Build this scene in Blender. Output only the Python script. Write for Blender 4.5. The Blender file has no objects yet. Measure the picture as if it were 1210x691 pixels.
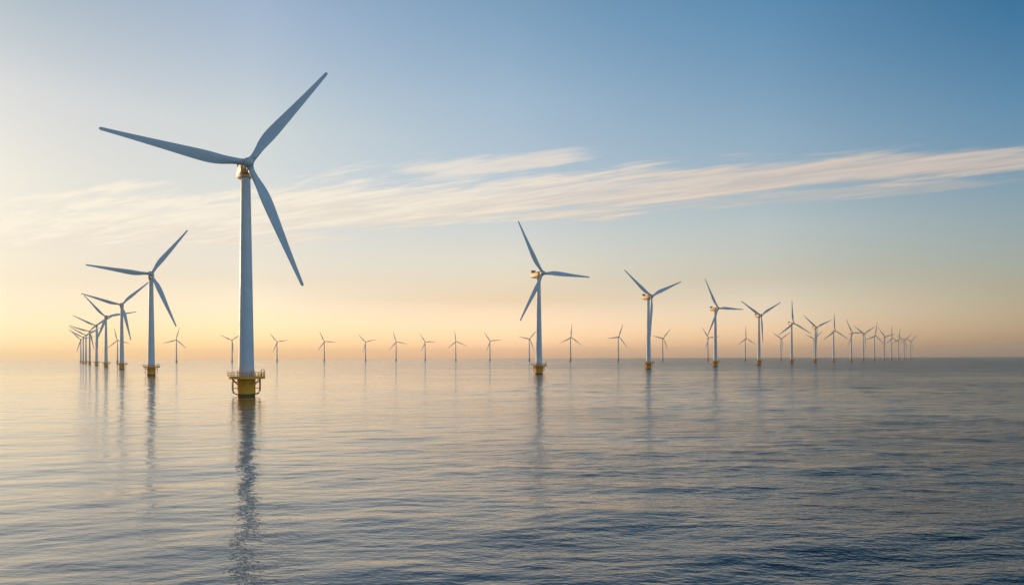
import bpy, bmesh, math, random
import numpy as np
from mathutils import Vector, Matrix, Quaternion

random.seed(4)
sc = bpy.context.scene
COL = sc.collection
R = math.radians

# ------------------------------------------------------------------ camera
FPX, PW, PH = 900.0, 1210.0, 691.0           # focal length in photo pixels, photo size
CAM_H, HUB_H = 11.5, 70.0
cam = bpy.data.cameras.new('camera')
cam.sensor_width = 36.0
cam.lens = 36.0 * FPX / PW
cam.shift_y = (422.3 - PH / 2) / PW
cam.clip_start, cam.clip_end = 0.5, 120000
cam_o = bpy.data.objects.new('camera', cam)
COL.objects.link(cam_o)
cam_o.matrix_world = Matrix.Translation((0, 0, CAM_H)) @ Matrix.Rotation(R(90), 4, 'X') @ Matrix.Rotation(R(-0.19), 4, 'Z')
sc.camera = cam_o

# ------------------------------------------------------------------ sky
SUN_EL, SUN_AZ = 7.0, -55.0                   # degrees; azimuth from the view direction, minus is left
sun_dir = Vector((math.sin(R(SUN_AZ)) * math.cos(R(SUN_EL)), math.cos(R(SUN_AZ)) * math.cos(R(SUN_EL)), math.sin(R(SUN_EL))))
world = bpy.data.worlds.new('World')
sc.world = world
world.use_nodes = True
wt = world.node_tree
wt.nodes.clear()


class G:
    """Small helper that writes math node graphs."""
    def __init__(self, nt):
        self.nt = nt

    def n(self, kind, **kw):
        nd = self.nt.nodes.new(kind)
        for k, v in kw.items():
            setattr(nd, k, v)
        return nd

    def put(self, sock, v):
        if isinstance(v, bpy.types.NodeSocket):
            self.nt.links.new(v, sock)
        else:
            sock.default_value = v

    def m(self, op, a, b=0.0, c=0.0, clamp=False):
        nd = self.n('ShaderNodeMath', operation=op, use_clamp=clamp)
        for i, v in enumerate((a, b, c)):
            self.put(nd.inputs[i], v)
        return nd.outputs[0]

    def rng(self, v, a, b, c=0.0, d=1.0, smooth=False):
        nd = self.n('ShaderNodeMapRange', clamp=True)
        if smooth:
            nd.interpolation_type = 'SMOOTHSTEP'
        for i, x in enumerate((v, a, b, c, d)):
            self.put(nd.inputs[i], x)
        return nd.outputs[0]

    def mix(self, f, a, b, blend='MIX'):
        nd = self.n('ShaderNodeMix', data_type='RGBA', blend_type=blend)
        nd.clamp_factor = True
        self.put(nd.inputs[0], f)
        self.put(nd.inputs[6], a if isinstance(a, bpy.types.NodeSocket) else (*a, 1))
        self.put(nd.inputs[7], b if isinstance(b, bpy.types.NodeSocket) else (*b, 1))
        return nd.outputs[2]

    def xyz(self, x, y, z=0.0):
        nd = self.n('ShaderNodeCombineXYZ')
        for i, v in enumerate((x, y, z)):
            self.put(nd.inputs[i], v)
        return nd.outputs[0]

    def noise(self, vec, scale, detail=3, rough=0.5, dist=0.0, lac=2.0):
        nd = self.n('ShaderNodeTexNoise')
        self.put(nd.inputs['Vector'], vec)
        nd.inputs['Scale'].default_value = scale
        nd.inputs['Detail'].default_value = detail
        nd.inputs['Roughness'].default_value = rough
        nd.inputs['Distortion'].default_value = dist
        nd.inputs['Lacunarity'].default_value = lac
        return nd.outputs[0]

    def ramp(self, f, stops):
        nd = self.n('ShaderNodeValToRGB')
        el = nd.color_ramp.elements
        while len(el) > 1:
            el.remove(el[-1])
        el[0].position = stops[0][0]
        el[0].color = (*stops[0][1], 1)
        for p, c in stops[1:]:
            e = el.new(p)
            e.color = (*c, 1)
        self.put(nd.inputs[0], f)
        return nd.outputs[0]


g = G(wt)
tc = g.n('ShaderNodeTexCoord')
sep = g.n('ShaderNodeSeparateXYZ')
wt.links.new(tc.outputs['Generated'], sep.inputs[0])
dx, dy, dz = sep.outputs
sky = g.n('ShaderNodeTexSky', sky_type='NISHITA', sun_disc=False)
sky.sun_elevation, sky.sun_rotation = R(SUN_EL), R(SUN_AZ)
sky.air_density, sky.dust_density, sky.ozone_density, sky.altitude = 1.0, 1.0, 1.0, 0.0
elev = g.m('MAXIMUM', dz, 0.0)
hl = g.m('SQRT', g.m('ADD', g.m('MULTIPLY', dx, dx), g.m('MULTIPLY', dy, dy)))
sh = Vector((sun_dir.x, sun_dir.y)).normalized()
caz = g.m('DIVIDE', g.m('ADD', g.m('MULTIPLY', dx, sh.x), g.m('MULTIPLY', dy, sh.y)), g.m('MAXIMUM', hl, 1e-4))
# colour grade of the sky: for five bearings (cosine of the angle from the sun), gains by elevation (sine)
GS = 4.0
SKY_GRADE = [[0.9308, [[0.0225, [0.351, 0.473, 0.944]], [0.0879, [0.451, 0.516, 0.752]], [0.199, [0.734, 0.774, 0.885]], [0.2884, [0.888, 0.921, 1.026]], [0.3611, [0.822, 0.911, 1.012]], [0.65, [0.636, 0.783, 0.945]]]], [0.8038, [[0.0161, [1.005, 1.065, 1.616]], [0.0989, [0.974, 0.895, 1.055]], [0.2777, [1.443, 1.308, 1.246]], [0.4025, [1.226, 1.247, 1.395]], [0.65, [0.862, 1.005, 1.244]]]], [0.5745, [[0.0137, [2.088, 1.833, 2.785]], [0.0757, [1.455, 1.113, 1.197]], [0.1249, [1.594, 1.292, 1.319]], [0.3194, [1.479, 1.463, 1.556]], [0.4198, [1.082, 1.309, 1.503]], [0.65, [0.642, 0.869, 1.105]]]], [0.2861, [[0.0109, [2.218, 1.895, 2.754]], [0.0969, [1.551, 1.252, 1.346]], [0.1586, [1.602, 1.399, 1.45]], [0.276, [1.278, 1.383, 1.559]], [0.4011, [0.739, 1.208, 1.556]], [0.65, [0.376, 0.688, 0.979]]]], [0.0259, [[0.0096, [1.387, 1.189, 1.781]], [0.0751, [1.153, 0.986, 1.102]], [0.1514, [1.06, 1.071, 1.235]], [0.2606, [0.67, 1.008, 1.339]], [0.3583, [0.32, 0.806, 1.205]], [0.65, [0.15, 0.421, 0.695]]]]]
ramps = [g.ramp(elev, [(p, tuple(v / GS for v in c)) for p, c in st]) for _, st in SKY_GRADE]
gain = ramps[0]
for k in range(1, len(SKY_GRADE)):
    gain = g.mix(g.rng(caz, SKY_GRADE[k - 1][0], SKY_GRADE[k][0]), gain, ramps[k])
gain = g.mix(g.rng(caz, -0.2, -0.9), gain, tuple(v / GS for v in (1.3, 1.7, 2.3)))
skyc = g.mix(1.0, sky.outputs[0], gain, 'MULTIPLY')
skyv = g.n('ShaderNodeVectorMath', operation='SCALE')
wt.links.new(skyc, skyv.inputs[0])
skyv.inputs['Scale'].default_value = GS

# thin streaks of high cloud, laid out on a flat cloud layer seen in perspective
zz = g.m('MAXIMUM', dz, 0.03)
px, py = g.m('DIVIDE', dx, zz), g.m('DIVIDE', dy, zz)
cs = g.m('SUBTRACT', g.m('MULTIPLY', px, 0.944), g.m('MULTIPLY', py, 0.33))
ct = g.m('SUBTRACT', g.m('ADD', g.m('MULTIPLY', px, 0.33), g.m('MULTIPLY', py, 0.944)), 4.44)
fib = g.noise(g.xyz(g.m('MULTIPLY', cs, 0.75), g.m('ADD', g.m('MULTIPLY', ct, 3.4), g.m('MULTIPLY', cs, 0.95)), 3.1), 1.6, 9, 0.66, 0.3)
puff = g.noise(g.xyz(g.m('MULTIPLY', cs, 0.9), g.m('MULTIPLY', ct, 1.9), 7.7), 1.1, 4, 0.55, 0.4)

fib2 = g.noise(g.xyz(g.m('MULTIPLY', cs, 1.7), g.m('ADD', g.m('MULTIPLY', ct, 6.5), g.m('MULTIPLY', cs, 2.0)), 9.4), 1.3, 8, 0.62, 0.5)


def streak(tc_, sc_, w, half, soft=0.6):
    """1 in the middle of a streak of half-width w and half-length half, 0 outside."""
    a = g.m('DIVIDE', g.m('SUBTRACT', ct, tc_), w)
    b = g.m('DIVIDE', g.m('SUBTRACT', cs, sc_), half)
    d = g.m('SQRT', g.m('ADD', g.m('MULTIPLY', a, a), g.m('POWER', g.m('ABSOLUTE', b), 4.0)))
    e = g.m('SUBTRACT', 1.0, d)
    e = g.m('ADD', e, g.m('MULTIPLY', g.m('SUBTRACT', fib, 0.42), 2.0))
    e = g.m('ADD', e, g.m('MULTIPLY', g.m('SUBTRACT', puff, 0.47), 2.5))
    e = g.m('ADD', e, g.m('MULTIPLY', g.m('SUBTRACT', fib2, 0.48), 1.15))
    return g.rng(e, 0.0, soft * 1.5, 0, 1, True)


wmain = g.rng(cs, -6.0, 1.2, 1.35, 0.34)
main = streak(0.1, -2.6, wmain, 6.5)
upper = g.m('MULTIPLY', streak(-0.72, -1.42, 0.18, 0.55), 0.8)
lower = g.m('MULTIPLY', streak(0.60, 0.15, 0.2, 1.1), 0.5)
cl = g.m('MAXIMUM', g.m('MAXIMUM', main, upper), lower)
cl = g.m('MULTIPLY', cl, g.rng(g.m('ADD', g.m('MULTIPLY', fib, 0.5), g.m('MULTIPLY', fib2, 0.5)), 0.32, 0.6, 0.6, 1.0))
cl = g.m('MULTIPLY', cl, g.rng(dz, 0.085, 0.15, 0.0, 0.92, True))
CL_COL = [(0.0, (0.57, 0.51, 0.47)), (0.40, (0.74, 0.625, 0.53)), (0.62, (0.93, 0.83, 0.69)), (0.95, (1.0, 0.92, 0.76))]
ccol = g.ramp(g.m('ADD', g.m('MULTIPLY', caz, 0.5), 0.5), [(0.42, CL_COL[0][1]), (0.65, CL_COL[1][1]), (0.82, CL_COL[2][1]), (0.97, CL_COL[3][1])])
ccol = g.mix(g.rng(g.m('SUBTRACT', fib, g.m('MULTIPLY', ct, 0.12)), 0.38, 0.58), g.mix(1.0, ccol, (0.90, 0.87, 0.87), 'MULTIPLY'), ccol)
SKY_STRENGTH = 0.15
cgain = g.n('ShaderNodeVectorMath', operation='SCALE')
wt.links.new(ccol, cgain.inputs[0])
cgain.inputs['Scale'].default_value = 1.0 / SKY_STRENGTH
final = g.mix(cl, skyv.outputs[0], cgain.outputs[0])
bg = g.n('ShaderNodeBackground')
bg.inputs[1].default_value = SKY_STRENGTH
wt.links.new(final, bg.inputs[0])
wo = g.n('ShaderNodeOutputWorld')
wt.links.new(bg.outputs[0], wo.inputs[0])
world.cycles.sampling_method = 'MANUAL'
world.cycles.sample_map_resolution = 512

# ------------------------------------------------------------------ sun
sl = bpy.data.lights.new('sun', 'SUN')
sl.energy, sl.angle, sl.color = 2.6, R(0.6), (1.0, 0.70, 0.42)
so = bpy.data.objects.new('sun', sl)
COL.objects.link(so)
so.rotation_mode = 'QUATERNION'
so.rotation_quaternion = sun_dir.to_track_quat('Z', 'Y')

sc.view_settings.view_transform = 'Standard'
sc.view_settings.look = 'None'
sc.view_settings.exposure = 0.0
sc.view_settings.gamma = 1.0
sc.view_settings.use_curve_mapping = False
sc.render.engine = 'CYCLES'
sc.cycles.use_denoising = True
sc.cycles.use_adaptive_sampling = False
sc.cycles.max_bounces = 6
sc.cycles.volume_bounces = 0
sc.cycles.sample_clamp_indirect = 8.0

# ------------------------------------------------------------------ materials


def material(name, build):
    m = bpy.data.materials.new(name)
    m.use_nodes = True
    nt = m.node_tree
    build(G(nt), nt, nt.nodes['Principled BSDF'])
    return m


def painted(base, dirt, rough, scale=0.35, streaks=0.5, amount=0.5):
    def b(g, nt, p):
        t = g.n('ShaderNodeTexCoord').outputs['Object']
        mp = g.n('ShaderNodeMapping')
        nt.links.new(t, mp.inputs[0])
        mp.inputs['Scale'].default_value = (1, 1, 0.12)
        st = g.noise(mp.outputs[0], 1.3, 5, 0.6)
        bl = g.noise(t, scale, 4, 0.6)
        f = g.m('MULTIPLY', g.m('ADD', g.m('MULTIPLY', g.rng(st, 0.45, 0.75), streaks), g.rng(bl, 0.4, 0.75)), amount, clamp=True)
        nt.links.new(g.mix(f, base, dirt), p.inputs['Base Color'])
        nt.links.new(g.rng(bl, 0.3, 0.7, rough - 0.08, rough + 0.1), p.inputs['Roughness'])
    return b


M_TOWER = material('tower_paint', painted((0.62, 0.63, 0.63), (0.50, 0.50, 0.48), 0.42))
M_BLADE = material('blade_paint', painted((0.56, 0.58, 0.59), (0.46, 0.47, 0.46), 0.38, 0.15))
M_NAC = material('nacelle_paint', painted((0.88, 0.53, 0.23), (0.60, 0.34, 0.15), 0.45, 0.6))
M_COOL = material('cooler_metal', painted((0.22, 0.17, 0.13), (0.10, 0.08, 0.07), 0.5, 0.8))
M_RAIL = material('rail_paint', painted((0.66, 0.26, 0.03), (0.28, 0.11, 0.03), 0.5, 0.9))


def yellow(g, nt, p):
    t = g.n('ShaderNodeTexCoord').outputs['Object']
    s = g.n('ShaderNodeSeparateXYZ')
    nt.links.new(t, s.inputs[0])
    z = s.outputs[2]
    mp = g.n('ShaderNodeMapping')
    nt.links.new(t, mp.inputs[0])
    mp.inputs['Scale'].default_value = (1, 1, 0.1)
    st = g.noise(mp.outputs[0], 1.6, 6, 0.65)
    bl = g.noise(t, 0.7, 5, 0.6)
    rust = g.m('MULTIPLY', g.rng(st, 0.5, 0.7), g.rng(bl, 0.35, 0.65, 0.25, 1.0))
    c = g.mix(g.m('MULTIPLY', rust, 0.5), (1.0, 0.40, 0.014), (0.45, 0.15, 0.022))
    weed = g.rng(g.m('ADD', z, g.m('MULTIPLY', g.m('SUBTRACT', st, 0.5), 1.2)), 0.95, 0.45, 0, 1, True)
    c = g.mix(g.m('MULTIPLY', weed, 0.92), c, (0.045, 0.038, 0.018))
    nt.links.new(c, p.inputs['Base Color'])
    nt.links.new(g.rng(weed, 0, 1, 0.45, 0.7), p.inputs['Roughness'])


M_YEL = material('yellow_paint', yellow)


def water_mat(g, nt, p):
    t = g.n('ShaderNodeTexCoord').outputs['Object']
    p.inputs['Base Color'].default_value = (0.004, 0.018, 0.028, 1)
    p.inputs['IOR'].default_value = 1.36
    # cat's paws: lanes of rougher and calmer water
    mp = g.n('ShaderNodeMapping')
    nt.links.new(t, mp.inputs[0])
    mp.inputs['Rotation'].default_value = (0, 0, R(-12))
    mp.inputs['Scale'].default_value = (0.35, 1.0, 1.0)
    lane = g.noise(mp.outputs[0], 0.011, 4, 0.55, 0.6)
    lane2 = g.noise(mp.outputs[0], 0.06, 3, 0.5, 0.4)
    lan = g.rng(g.m('ADD', g.m('MULTIPLY', lane, 0.65), g.m('MULTIPLY', lane2, 0.35)), 0.36, 0.62, 0.6, 1.25)
    ts = g.n('ShaderNodeSeparateXYZ')
    nt.links.new(t, ts.inputs[0])
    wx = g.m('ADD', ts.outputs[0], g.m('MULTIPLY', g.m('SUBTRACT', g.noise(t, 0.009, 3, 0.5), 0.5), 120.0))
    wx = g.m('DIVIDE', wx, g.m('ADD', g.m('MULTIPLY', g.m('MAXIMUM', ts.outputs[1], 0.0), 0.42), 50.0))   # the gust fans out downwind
    breeze = g.rng(wx, -0.65, 1.15, 0.44, 2.1, True)
    offshore = g.rng(ts.outputs[1], 200.0, 1000.0, 0.0, 1.5, True)
    lan = g.m('MULTIPLY', lan, g.m('MULTIPLY', breeze, g.m('ADD', 1.0, offshore)))
    mq = g.n('ShaderNodeMapping')
    nt.links.new(t, mq.inputs[0])
    mq.inputs['Rotation'].default_value = (0, 0, R(-14))
    mq.inputs['Scale'].default_value = (0.45, 1.0, 1.0)
    n1 = g.noise(mq.outputs[0], 1.15, 2, 0.5, 0.3)
    mr = g.n('ShaderNodeMapping')
    nt.links.new(t, mr.inputs[0])
    mr.inputs['Rotation'].default_value = (0, 0, R(18))
    mr.inputs['Scale'].default_value = (0.62, 1.0, 1.0)
    n2 = g.noise(mr.outputs[0], 3.4, 2, 0.5, 0.2)
    n0 = g.noise(mq.outputs[0], 0.17, 2, 0.5, 0.3)
    h = g.m('ADD', g.m('MULTIPLY', n1, 0.10), g.m('MULTIPLY', n2, 0.05))
    n3 = g.noise(mq.outputs[0], 6.5, 2, 0.5, 0.2)
    h = g.m('ADD', h, g.m('MULTIPLY', n3, 0.012))
    h = g.m('ADD', h, g.m('MULTIPLY', n0, 0.45))
    h = g.m('MULTIPLY', h, lan)
    bp = g.n('ShaderNodeBump')
    bp.inputs['Strength'].default_value = 1.0
    bp.inputs['Distance'].default_value = 1.0
    bp.inputs['Filter Width'].default_value = 0.003
    nt.links.new(h, bp.inputs['Height'])
    nt.links.new(bp.outputs[0], p.inputs['Normal'])
    # an added coat brightens reflections on the calm left; lower specular darkens the right
    nt.links.new(g.rng(wx, -0.3, 1.0, 0.5, 0.15, True), p.inputs['Specular IOR Level'])
    p.inputs['Coat IOR'].default_value = 1.6
    nt.links.new(g.rng(lan, 0.3, 4.0, 0.03, 0.22), p.inputs['Coat Roughness'])
    nt.links.new(bp.outputs[0], p.inputs['Coat Normal'])
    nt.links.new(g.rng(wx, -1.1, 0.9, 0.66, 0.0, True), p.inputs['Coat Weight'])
    nt.links.new(g.rng(lan, 0.3, 4.0, 0.03, 0.22), p.inputs['Roughness'])


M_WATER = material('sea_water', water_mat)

# ------------------------------------------------------------------ water: one sheet, finely meshed and waved in the sector ahead
rng = np.random.default_rng(11)
rad = [24.0]
while rad[-1] < 10000:
    r = rad[-1]
    k = 0.0042 if r < 160 else min(0.03, 0.0042 * (r / 160) ** 0.55)
    rad.append(r * (1 + k))
rad = np.array([6.0, 14.0] + rad)
fine = np.radians(np.arange(-46, 46.01, 0.09))
coarse = np.radians(np.arange(48, 313, 3.0))
ang = np.concatenate([fine, coarse])
nr, na = len(rad), len(ang)
RR, AA = np.meshgrid(rad, ang, indexing='ij')
X, Y = RR * np.sin(AA), RR * np.cos(AA)
dr = np.gradient(rad)
dphi = np.gradient(np.unwrap(ang))
dphi[len(fine) - 2:] = 0.05
dphi[0] = 0.0016
Z = np.zeros_like(X)
for i in range(90):
    lam = float(np.exp(rng.uniform(math.log(1.3), math.log(34.0))))
    th = R(104) + rng.normal() * R(27)             # direction the wave travels to, measured from +x
    slope = 0.0060 * (1.0 if lam < 8 else (8 / lam) ** 0.35) * rng.uniform(0.6, 1.2)
    k = 2 * math.pi / lam
    kx, ky = k * math.cos(th), k * math.sin(th)
    ph = rng.uniform(0, 2 * math.pi)
    # leave a wave out where the mesh is too coarse to carry it
    cell = np.maximum(dr[:, None] * np.abs(np.cos(AA) * math.sin(th) + np.sin(AA) * math.cos(th)),
                      RR * dphi[None, :] * np.abs(-np.sin(AA) * math.sin(th) + np.cos(AA) * math.cos(th)))
    wgt = np.clip((lam / np.maximum(cell, 1e-6) - 3.0) / 4.0, 0, 1)
    Z += wgt * (slope / k) * np.sin(kx * X + ky * Y + ph)
Z *= np.clip((RR - 8) / 14, 0, 1)
# a breeze ruffles the water on the right, the left lies calmer
bz = np.clip((X + 30 + 14 * np.sin(Y / 37) + 9 * np.sin(Y / 13 + 1)) / 105, 0, 1)
Z *= 0.80 + 1.15 * bz * bz * (3 - 2 * bz)
co = np.stack([X, Y, Z], -1).reshape(-1, 3).astype(np.float32)
co = np.concatenate([co, np.zeros((1, 3), np.float32)])
i0 = (np.arange(nr - 1)[:, None] * na + np.arange(na)[None, :])
j1 = (np.arange(na) + 1) % na
i1 = (np.arange(nr - 1)[:, None] * na + j1[None, :])
quads = np.stack([i0, i0 + na, i1 + na, i1], -1).reshape(-1, 4)
tris = np.stack([np.full(na, nr * na), np.arange(na), j1], -1)
me = bpy.data.meshes.new('water')
nq, ntv = len(quads), len(tris)
me.vertices.add(len(co))
me.vertices.foreach_set('co', co.ravel())
me.loops.add(nq * 4 + ntv * 3)
me.loops.foreach_set('vertex_index', np.concatenate([quads[:, ::-1].ravel(), tris[:, ::-1].ravel()]).astype(np.int32))
me.polygons.add(nq + ntv)
me.polygons.foreach_set('loop_start', np.concatenate([np.arange(nq) * 4, nq * 4 + np.arange(ntv) * 3]).astype(np.int32))
me.update(calc_edges=True)
me.polygons.foreach_set('use_smooth', np.ones(nq + ntv, bool))
if me.polygons[0].normal.z < 0:
    me.flip_normals()
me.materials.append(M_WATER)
water = bpy.data.objects.new('water', me)
COL.objects.link(water)
water['kind'] = 'structure'

# ------------------------------------------------------------------ haze over the sea
bm = bmesh.new()
bmesh.ops.create_cube(bm, size=1.0)
bmesh.ops.scale(bm, vec=(22000, 22000, 132.0), verts=bm.verts)
bmesh.ops.translate(bm, vec=(0, 0, 132.0 / 2 - 3.0), verts=bm.verts)
hm = bpy.data.meshes.new('haze')
bm.to_mesh(hm)
bm.free()
m = bpy.data.materials.new('haze_air')
m.use_nodes = True
m.node_tree.nodes.remove(m.node_tree.nodes['Principled BSDF'])
pv = m.node_tree.nodes.new('ShaderNodeVolumePrincipled')
pv.inputs['Color'].default_value = (0.97, 0.89, 0.80, 1)
HAZE = 7e-5
pv.inputs['Density'].default_value = HAZE
pv.inputs['Anisotropy'].default_value = 0.35
m.node_tree.links.new(pv.outputs[0], m.node_tree.nodes['Material Output'].inputs['Volume'])
hm.materials.append(m)
haze = bpy.data.objects.new('haze', hm)
COL.objects.link(haze)
haze['kind'] = 'stuff'

# ------------------------------------------------------------------ mesh helpers


def link(name, bm, mat, parent=None, smooth=True):
    me = bpy.data.meshes.new(name)
    bmesh.ops.recalc_face_normals(bm, faces=bm.faces)
    bm.to_mesh(me)
    bm.free()
    me.materials.append(mat)
    for p in me.polygons:
        p.use_smooth = smooth
    o = bpy.data.objects.new(name, me)
    COL.objects.link(o)
    o.parent = parent
    return o


def loft(bm, rings, cap=True):
    """Skin a list of equally long vertex rings."""
    vs = [[bm.verts.new(p) for p in r] for r in rings]
    n = len(vs[0])
    for a, b in zip(vs, vs[1:]):
        for i in range(n):
            bm.faces.new((a[i], a[(i + 1) % n], b[(i + 1) % n], b[i]))
    if cap:
        bm.faces.new(vs[0][::-1])
        bm.faces.new(vs[-1])


def lathe(bm, prof, seg=40, cap=True):
    loft(bm, [[(r * math.cos(2 * math.pi * i / seg), r * math.sin(2 * math.pi * i / seg), z) for i in range(seg)] for r, z in prof], cap)


def tube(bm, pts, rad, seg=8, closed=False):
    pts = [Vector(p) for p in pts]
    rings = []
    n = len(pts)
    ref = Vector((0.123, 0.2, 1)).normalized()
    for i, p in enumerate(pts):
        if closed:
            t = pts[(i + 1) % n] - pts[i - 1]
        else:
            t = pts[min(i + 1, n - 1)] - pts[max(i - 1, 0)]
        t.normalize()
        a = t.cross(ref if abs(t.dot(ref)) < 0.95 else Vector((1, 0, 0))).normalized()
        b = t.cross(a)
        rings.append([p + rad * (math.cos(2 * math.pi * k / seg) * a + math.sin(2 * math.pi * k / seg) * b) for k in range(seg)])
    if closed:
        rings.append(rings[0])
        vs = [[bm.verts.new(p) for p in r] for r in rings[:-1]]
        for i in range(n):
            a, b = vs[i], vs[(i + 1) % n]
            for k in range(seg):
                bm.faces.new((a[k], a[(k + 1) % seg], b[(k + 1) % seg], b[k]))
    else:
        loft(bm, rings)


def box(bm, c, s):
    m = Matrix.Translation(c) @ Matrix.Diagonal((*s, 1))
    bmesh.ops.create_cube(bm, size=1.0, matrix=m)


# ------------------------------------------------------------------ one turbine of each level of detail
PLAT = 5.8            # platform height above the water
OVER = 5.2            # hub overhang in front of the tower axis
BLADE_L = 39.7
TILT = 4.0


def tower_bm(seg):
    bm = bmesh.new()
    N = 24
    tr = lambda z: 2.32 + (1.36 - 2.32) * (z - PLAT) / (67.6 - PLAT)
    zs = [PLAT + 0.1 + i / N * (67.5 - PLAT) for i in range(N + 1)]
    lathe(bm, [(tr(z), z) for z in zs], seg)
    # flange rings where the sections are bolted together
    for zf in (PLAT + 0.5, 26.0, 47.0, 66.9):
        r = tr(zf)
        lathe(bm, [(r - 0.05, zf - 0.10), (r + 0.015, zf - 0.10), (r + 0.015, zf + 0.10), (r - 0.05, zf + 0.10)], seg, cap=False)
    return bm


def super_ring(y, cz, w, h, e=3.2, n=28):
    pts = []
    for i in range(n):
        a = 2 * math.pi * i / n
        c, s = math.cos(a), math.sin(a)
        pts.append((w * math.copysign(abs(c) ** (2 / e), c), y, cz + h * math.copysign(abs(s) ** (2 / e), s)))
    return pts


def nacelle_bm():
    bm = bmesh.new()
    rings = [super_ring(-3.1, 0.0, 1.25, 1.3, 2.2), super_ring(-3.0, 0.0, 1.5, 1.55, 2.3), super_ring(-2.2, 0.0, 1.72, 1.80, 2.8), super_ring(-0.8, 0.0, 1.8, 1.92, 3.6),
             super_ring(3.0, 0.02, 1.8, 1.95, 4.0), super_ring(5.8, 0.1, 1.72, 1.85, 4.0), super_ring(7.5, 0.25, 1.6, 1.6, 3.6),
             super_ring(8.25, 0.4, 1.4, 1.3, 3.0), super_ring(8.4, 0.45, 1.1, 1.0, 2.6)]
    loft(bm, rings)
    # yaw collar under the nacelle
    vs = len(bm.verts)
    lathe(bm, [(1.5, -2.55), (1.62, -2.5), (1.62, -1.7), (1.4, -1.6)], 28)
    return bm


def cooler_bm():
    bm = bmesh.new()
    box(bm, (0, 6.9, 2.75), (3.0, 0.55, 1.25))
    for x in (-1.3, 1.3):
        box(bm, (x, 6.7, 2.0), (0.22, 0.3, 0.9))
    box(bm, (0, 6.9, 3.42), (3.3, 0.75, 0.12))
    for x in (-1.1, -0.55, 0, 0.55, 1.1):
        box(bm, (x, 6.9, 2.75), (0.1, 0.68, 1.2))
    tube(bm, [(0.9, 5.2, 1.8), (0.9, 5.2, 3.7)], 0.06)
    tube(bm, [(-0.9, 5.2, 1.8), (-0.9, 5.2, 3.3)], 0.06)
    return bm


def hub_bm():
    # spinner: axis along y, nose towards minus y
    bm = bmesh.new()
    prof = [(0.02, -2.35), (0.5, -2.28), (0.95, -2.02), (1.32, -1.55), (1.55, -0.9), (1.62, -0.1), (1.62, 0.9), (1.5, 1.35), (1.2, 1.6)]
    seg = 36
    loft(bm, [[(r * math.cos(2 * math.pi * i / seg), y, r * math.sin(2 * math.pi * i / seg)) for i in range(seg)] for r, y in prof])
    # the three collars the blades are bolted to
    for k in range(3):
        rot = Matrix.Rotation(R(120 * k), 4, 'Y')
        ring = [[rot @ Vector((r * math.cos(2 * math.pi * i / 24), r * math.sin(2 * math.pi * i / 24), z)) for i in range(24)] for r, z in ((1.08, 0.9), (1.08, 1.78), (1.0, 1.84))]
        loft(bm, ring)
    return bm


CH_U = np.linspace(0, 1, 401)
CH_C = np.interp(CH_U, [0, .05, .11, .17, .23, .29, .4, .55, .7, .85, .95, 1], [1.95, 1.97, 2.45, 3.15, 3.6, 3.65, 3.25, 2.6, 2.0, 1.45, 1.12, .95]) * 0.94
CH_C = np.convolve(np.pad(CH_C, 20, 'edge'), np.ones(41) / 41, 'valid')


def blade_bm(n=24, st=30):
    """Pointing along +z, leading edge towards +x, thickness along y."""
    bm = bmesh.new()
    rings = []
    for i in range(st + 1):
        f = i / st
        f = 1 - (1 - f) ** 1.5 * 1.0 if f > 0.5 else f * (1 - 0.5 ** 1.5) / 0.5
        r = 1.5 + (BLADE_L - 1.5) * f
        u = (r - 1.5) / (BLADE_L - 1.5)
        chord = float(np.interp(u, CH_U, CH_C))
        circ = max(0.0, 1 - u / 0.17)
        circ = circ * circ * (3 - 2 * circ)
        if u > 0.985:
            chord *= max(0.25, math.sqrt(max(0.0, 1 - ((u - 0.985) / 0.0155) ** 2)))
        thick = chord * (0.34 * (1 - u) ** 1.2 + 0.14)
        thick = thick * (1 - circ) + chord * circ
        lead = chord * (0.27 + 0.1 * u)
        if u > 0.985:
            lead = chord * 0.5 - float(np.interp(u, CH_U, CH_C)) * 0.13
        twist = R(13) * (1 - u) ** 1.6 + R(1)
        pre = -1.1 * u ** 2.2             # prebend away from the tower
        ring = []
        for k in range(n):
            a = 2 * math.pi * k / n
            xc = (1 - math.cos(a)) / 2            # 0 at the leading edge, 1 at the trailing edge
            foil = 2.6 * (0.2969 * math.sqrt(xc) - 0.126 * xc - 0.3516 * xc ** 2 + 0.2843 * xc ** 3 - 0.1015 * xc ** 4)
            yy = math.copysign(1, math.sin(a)) * foil * thick * 0.72 if 0 < k < n and k != n // 2 else 0.0
            yc = math.sin(a) * chord / 2
            y = yy * (1 - circ) + yc * circ
            x = (lead - xc * chord) * (1 - circ) + (chord / 2 - xc * chord) * circ
            ring.append((x * math.cos(twist) + y * math.sin(twist), -x * math.sin(twist) + y * math.cos(twist) + pre, r))
        rings.append(ring)
    loft(bm, rings)
    return bm


def foundation_bm(seg):
    bm = bmesh.new()
    lathe(bm, [(2.55, -8), (2.55, 0.6), (2.62, 0.75), (2.66, 1.0), (2.66, 4.9), (2.74, 4.95), (2.74, 5.2), (2.66, 5.25), (2.66, PLAT - 0.2), (2.45, PLAT + 0.09)], seg)
    return bm


def platform_bm(seg):
    bm = bmesh.new()
    lathe(bm, [(2.6, PLAT - 0.22), (5.0, PLAT - 0.22), (5.1, PLAT - 0.5), (5.5, PLAT - 0.5), (5.5, PLAT + 0.22), (5.42, PLAT + 0.22), (5.42, PLAT + 0.05), (2.4, PLAT + 0.05)], seg, cap=False)
    return bm


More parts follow.
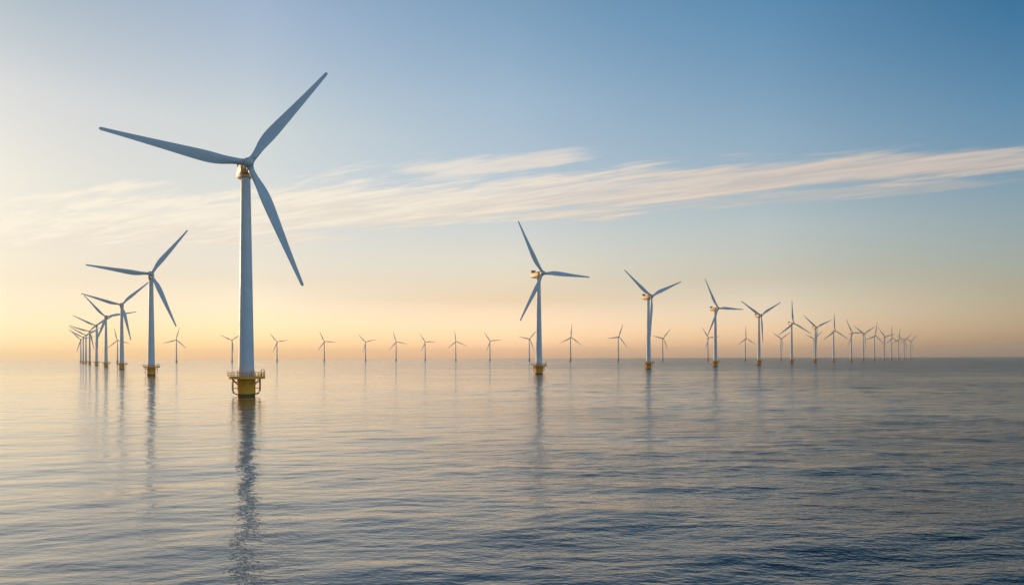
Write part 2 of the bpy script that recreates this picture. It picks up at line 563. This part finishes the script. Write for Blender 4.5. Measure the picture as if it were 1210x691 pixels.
def railing_bm():
    bm = bmesh.new()
    n = 26
    for i in range(n):
        a = 2 * math.pi * i / n
        p = (5.4 * math.cos(a), 5.4 * math.sin(a))
        h = 1.5 if i % 4 else 2.0
        tube(bm, [(*p, PLAT + 0.05), (*p, PLAT + h)], 0.08, 6)
    for h in (0.7, 1.4):
        tube(bm, [(5.4 * math.cos(2 * math.pi * i / 52), 5.4 * math.sin(2 * math.pi * i / 52), PLAT + h) for i in range(52)], 0.055, 6, True)
    return bm


def landing_bm(side):
    bm = bmesh.new()
    for y in (-0.85, 0.85):
        pts = [(side * 3.95, y, PLAT - 0.15), (side * 3.98, y, 4.0), (side * 3.98, y, 2.2), (side * 3.9, y, 1.5), (side * 3.6, y, 0.95), (side * 3.1, y, 0.65), (side * 2.45, y * 0.9, 0.5)]
        tube(bm, pts, 0.15, 8)
        for z in (2.4, 4.3):
            tube(bm, [(side * 3.98, y, z), (side * 2.55, y * 0.8, z)], 0.09, 6)
    for k in range(11):
        z = 1.7 + 0.37 * k
        tube(bm, [(side * 3.97, -0.85, z), (side * 3.97, 0.85, z)], 0.045, 6)
    tube(bm, [(side * 3.98, 0, -3.0), (side * 3.98, 0, 1.7)], 0.001, 3)
    return bm


def bracket_bm(a):
    bm = bmesh.new()
    c, s = math.cos(a), math.sin(a)
    tube(bm, [(4.6 * c, 4.6 * s, PLAT - 0.25), (2.55 * c, 2.55 * s, 3.3)], 0.11, 8)
    tube(bm, [(2.6 * c, 2.6 * s, PLAT - 0.3), (5.2 * c, 5.2 * s, PLAT - 0.3)], 0.1, 8)
    return bm


def crane_bm():
    bm = bmesh.new()
    x, y = 4.0, -2.2
    tube(bm, [(x, y, PLAT), (x, y, PLAT + 2.2)], 0.12, 8)
    tube(bm, [(x, y, PLAT + 2.15), (x + 0.5, y - 0.2, PLAT + 2.3), (x + 1.0, y - 0.4, PLAT + 2.2)], 0.09, 8)
    box(bm, (x, y, PLAT + 0.75), (0.5, 0.5, 0.6))
    return bm


def spin_rotation(theta):
    return (Matrix.Rotation(R(-TILT), 4, 'X') @ Matrix.Rotation(R(90 - theta), 4, 'Y')).to_quaternion()


def make_turbine(detail):
    """detail 2 near, 1 middle distance, 0 far."""
    root = bpy.data.objects.new('wind_turbine', None)
    COL.objects.link(root)
    seg = (20, 32, 64)[detail]
    link('tower', tower_bm(seg), M_TOWER, root)
    nac = link('nacelle', nacelle_bm(), M_NAC, root)
    nac.location = (0, 0, HUB_H - 0.55)
    nac.scale = (1.1, 1.0, 1.1)
    nac.rotation_euler = (R(-TILT * 0.5), 0, 0)
    if detail:
        link('cooler', cooler_bm(), M_COOL, nac, False)
    hub = link('hub', hub_bm(), M_BLADE, root)
    hub.location = (0, -OVER, HUB_H)
    hub.rotation_mode = 'QUATERNION'
    first = None
    for k in range(3):
        if first is None:
            first = b = link('blade', blade_bm(24 if detail else 14, 34 if detail else 16), M_BLADE, hub)
        else:
            b = first.copy()
            COL.objects.link(b)
            b.parent = hub
        b.rotation_euler = (0, R(120 * k), 0)
    fd = link('foundation', foundation_bm(seg), M_YEL, root)
    link('platform', platform_bm(seg), M_YEL, fd, False)
    if detail:
        link('railing', railing_bm(), M_RAIL, fd)
        for s in (-1, 1):
            link('boat_landing', landing_bm(s), M_RAIL, fd)
    if detail == 2:
        for i in range(8):
            link('bracket', bracket_bm(2 * math.pi * (i + 0.5) / 8), M_RAIL, fd)
        link('davit_crane', crane_bm(), M_RAIL, fd)
    return root


def copy_tree(o, parent=None):
    c = o.copy()
    COL.objects.link(c)
    c.parent = parent
    for ch in list(o.children):
        copy_tree(ch, c)
    return c


LEFT, RIGHT, FAR = 'turbines of the left row running back to the horizon', 'turbines of the right row running back to the horizon', 'small turbines of the far row along the horizon'
# photo pixel of the hub, yaw of the rotor, angle of its first blade, detail, group, label
TURBINES = [
    (294.0, 193.6, 27, 52.5, 2, LEFT, 'largest and nearest white wind turbine on a railed yellow base'),
    (178.6, 324.2, 24, 53.5, 2, LEFT, 'second largest turbine on the left side, just beyond the largest one'),
    (143.6, 360.7, 24, 43.5, 1, LEFT, 'third turbine back along the left row, one blade reaching up right'),
    (124.9, 375.0, 24, 11.5, 1, LEFT, 'fourth turbine back along the left row, one blade nearly level to the right'),
    (113.8, 385.2, 24, 34, 1, LEFT, 'fifth turbine back along the left row, pale in the glow'),
    (105.7, 391.8, 24, 43, 0, LEFT, 'sixth turbine back along the left row, fading in the haze'),
    (101.4, 396.3, 24, 30, 0, LEFT, 'seventh turbine back along the left row, third from its far end'),
    (98.2, 398.8, 24, 29.5, 0, LEFT, 'last but one turbine at the hazy far end of the left row'),
    (95.3, 401.5, 24, 14.5, 0, LEFT, 'very last and leftmost turbine at the hazy far end of the left row'),
    (641.6, 323.2, 31, 118.5, 2, RIGHT, 'tall turbine near the middle, nearest of the right row, yellow base'),
    (770.3, 350.5, 28, 23, 1, RIGHT, 'second turbine of the right row, blades in a wide Y shape'),
    (848.9, 364.7, 28, 119, 1, RIGHT, 'third turbine of the right row, one blade nearly level to the right'),
    (899.7, 373.1, 20, 29.5, 1, RIGHT, 'fourth turbine of the right row, one blade hanging down by its tower'),
    (937.8, 382.2, 18, 92.5, 1, RIGHT, 'fifth turbine of the right row, one blade pointing straight up'),
    (965.5, 387.2, 18, 23, 1, RIGHT, 'sixth turbine of the right row, blades in a Y shape before a far turbine'),
    (986.9, 391.2, 18, 91, 0, RIGHT, 'seventh turbine of the right row, one blade upright, two spread below'),
    (1007.8, 393.8, 20, 0, 0, RIGHT, 'eighth turbine of the right row, one blade level to the right'),
    (1021.9, 394.8, 18, 29.5, 0, RIGHT, 'ninth turbine of the right row, small, blades in a Y shape'),
    (1034.8, 397.0, 18, 78.5, 0, RIGHT, 'tenth turbine of the right row, small, one blade almost upright'),
    (1046.3, 398.4, 18, 12.5, 0, RIGHT, 'eleventh turbine of the right row, small, one blade leaning up left'),
    (1054.6, 399.9, 18, 91.5, 0, RIGHT, 'twelfth turbine of the right row, fourth from its far end'),
    (1063.0, 401.1, 18, 83, 0, RIGHT, 'third turbine from the far right end of the right row'),
    (1069.6, 402.4, 18, 35.5, 0, RIGHT, 'last but one turbine at the far right end of the right row'),
    (1076.9, 403.6, 18, 38.5, 0, RIGHT, 'very last and rightmost turbine at the far end of the right row'),
    (138.6, 402.3, 20, 102.5, 0, FAR, 'far turbine on the horizon mostly hidden behind the third turbine on the left'),
    (208.4, 401.8, 20, 76.5, 0, FAR, 'far turbine on the horizon between the two largest turbines of the left row'),
    (274.3, 402.4, 20, 34.5, 0, FAR, 'far turbine on the horizon close against the left side of the largest tower'),
    (327.5, 404.2, 20, 8.5, 0, FAR, 'far turbine on the horizon, first to the right of the largest tower'),
    (383.4, 403.8, 20, 114.5, 0, FAR, 'far turbine on the horizon, second to the right of the largest tower'),
    (432.2, 404.5, 20, 14, 0, FAR, 'far turbine on the horizon, third to the right of the largest tower'),
    (468.4, 404.1, 20, 107, 0, FAR, 'far turbine on the horizon, fourth to the right of the largest tower'),
    (502.8, 404.6, 20, 2, 0, FAR, 'far turbine on the horizon, fifth to the right of the largest tower'),
    (539.0, 403.8, 20, 97, 0, FAR, 'far turbine on the horizon, third to the left of the tall middle tower'),
    (579.5, 403.3, 20, 6, 0, FAR, 'far turbine on the horizon, second to the left of the tall middle tower'),
    (626.2, 400.8, 20, 48.5, 0, FAR, 'far turbine on the horizon close against the left side of the tall middle tower'),
    (675.0, 399.0, 20, 84.5, 0, FAR, 'far turbine on the horizon, first to the right of the tall middle tower'),
    (731.6, 398.2, 20, 68.5, 0, FAR, 'far turbine on the horizon, second to the right of the tall middle tower'),
    (784.1, 400.1, 20, 49, 0, FAR, 'far turbine on the horizon just right of the second turbine of the right row'),
    (837.7, 399.5, 20, 6, 0, FAR, 'far turbine on the horizon close against the left of the third right row tower'),
    (881.9, 400.3, 20, 90.5, 0, FAR, 'far turbine on the horizon with one upright blade, left of the fourth right row tower'),
    (923.9, 400.5, 18, 31, 0, FAR, 'far turbine on the horizon just left of the fifth right row tower'),
    (963.0, 400.7, 18, 39.5, 0, FAR, 'far turbine on the horizon almost hidden behind the sixth right row tower'),
]
proto = {}
for hx, hy, yaw, theta, detail, group, label in TURBINES:
    horizon = 422.3 - (hx - 605) * 0.0033
    D = FPX * (HUB_H - CAM_H) / (horizon + 0.5 - hy)
    hub = Vector(((hx - 605) / FPX * D, D, 0))
    n = Vector((math.sin(R(yaw)), -math.cos(R(yaw)), 0))
    if detail not in proto:
        t = proto[detail] = make_turbine(detail)
    else:
        t = copy_tree(proto[detail])
    t.name = 'wind_turbine'
    t.location = hub - n * OVER
    t.rotation_euler = (0, 0, R(yaw))
    t['label'], t['category'], t['group'] = label, 'wind turbine', group
    for ch in t.children:
        if ch.name.split('.')[0] == 'hub':
            ch.rotation_quaternion = spin_rotation(theta)
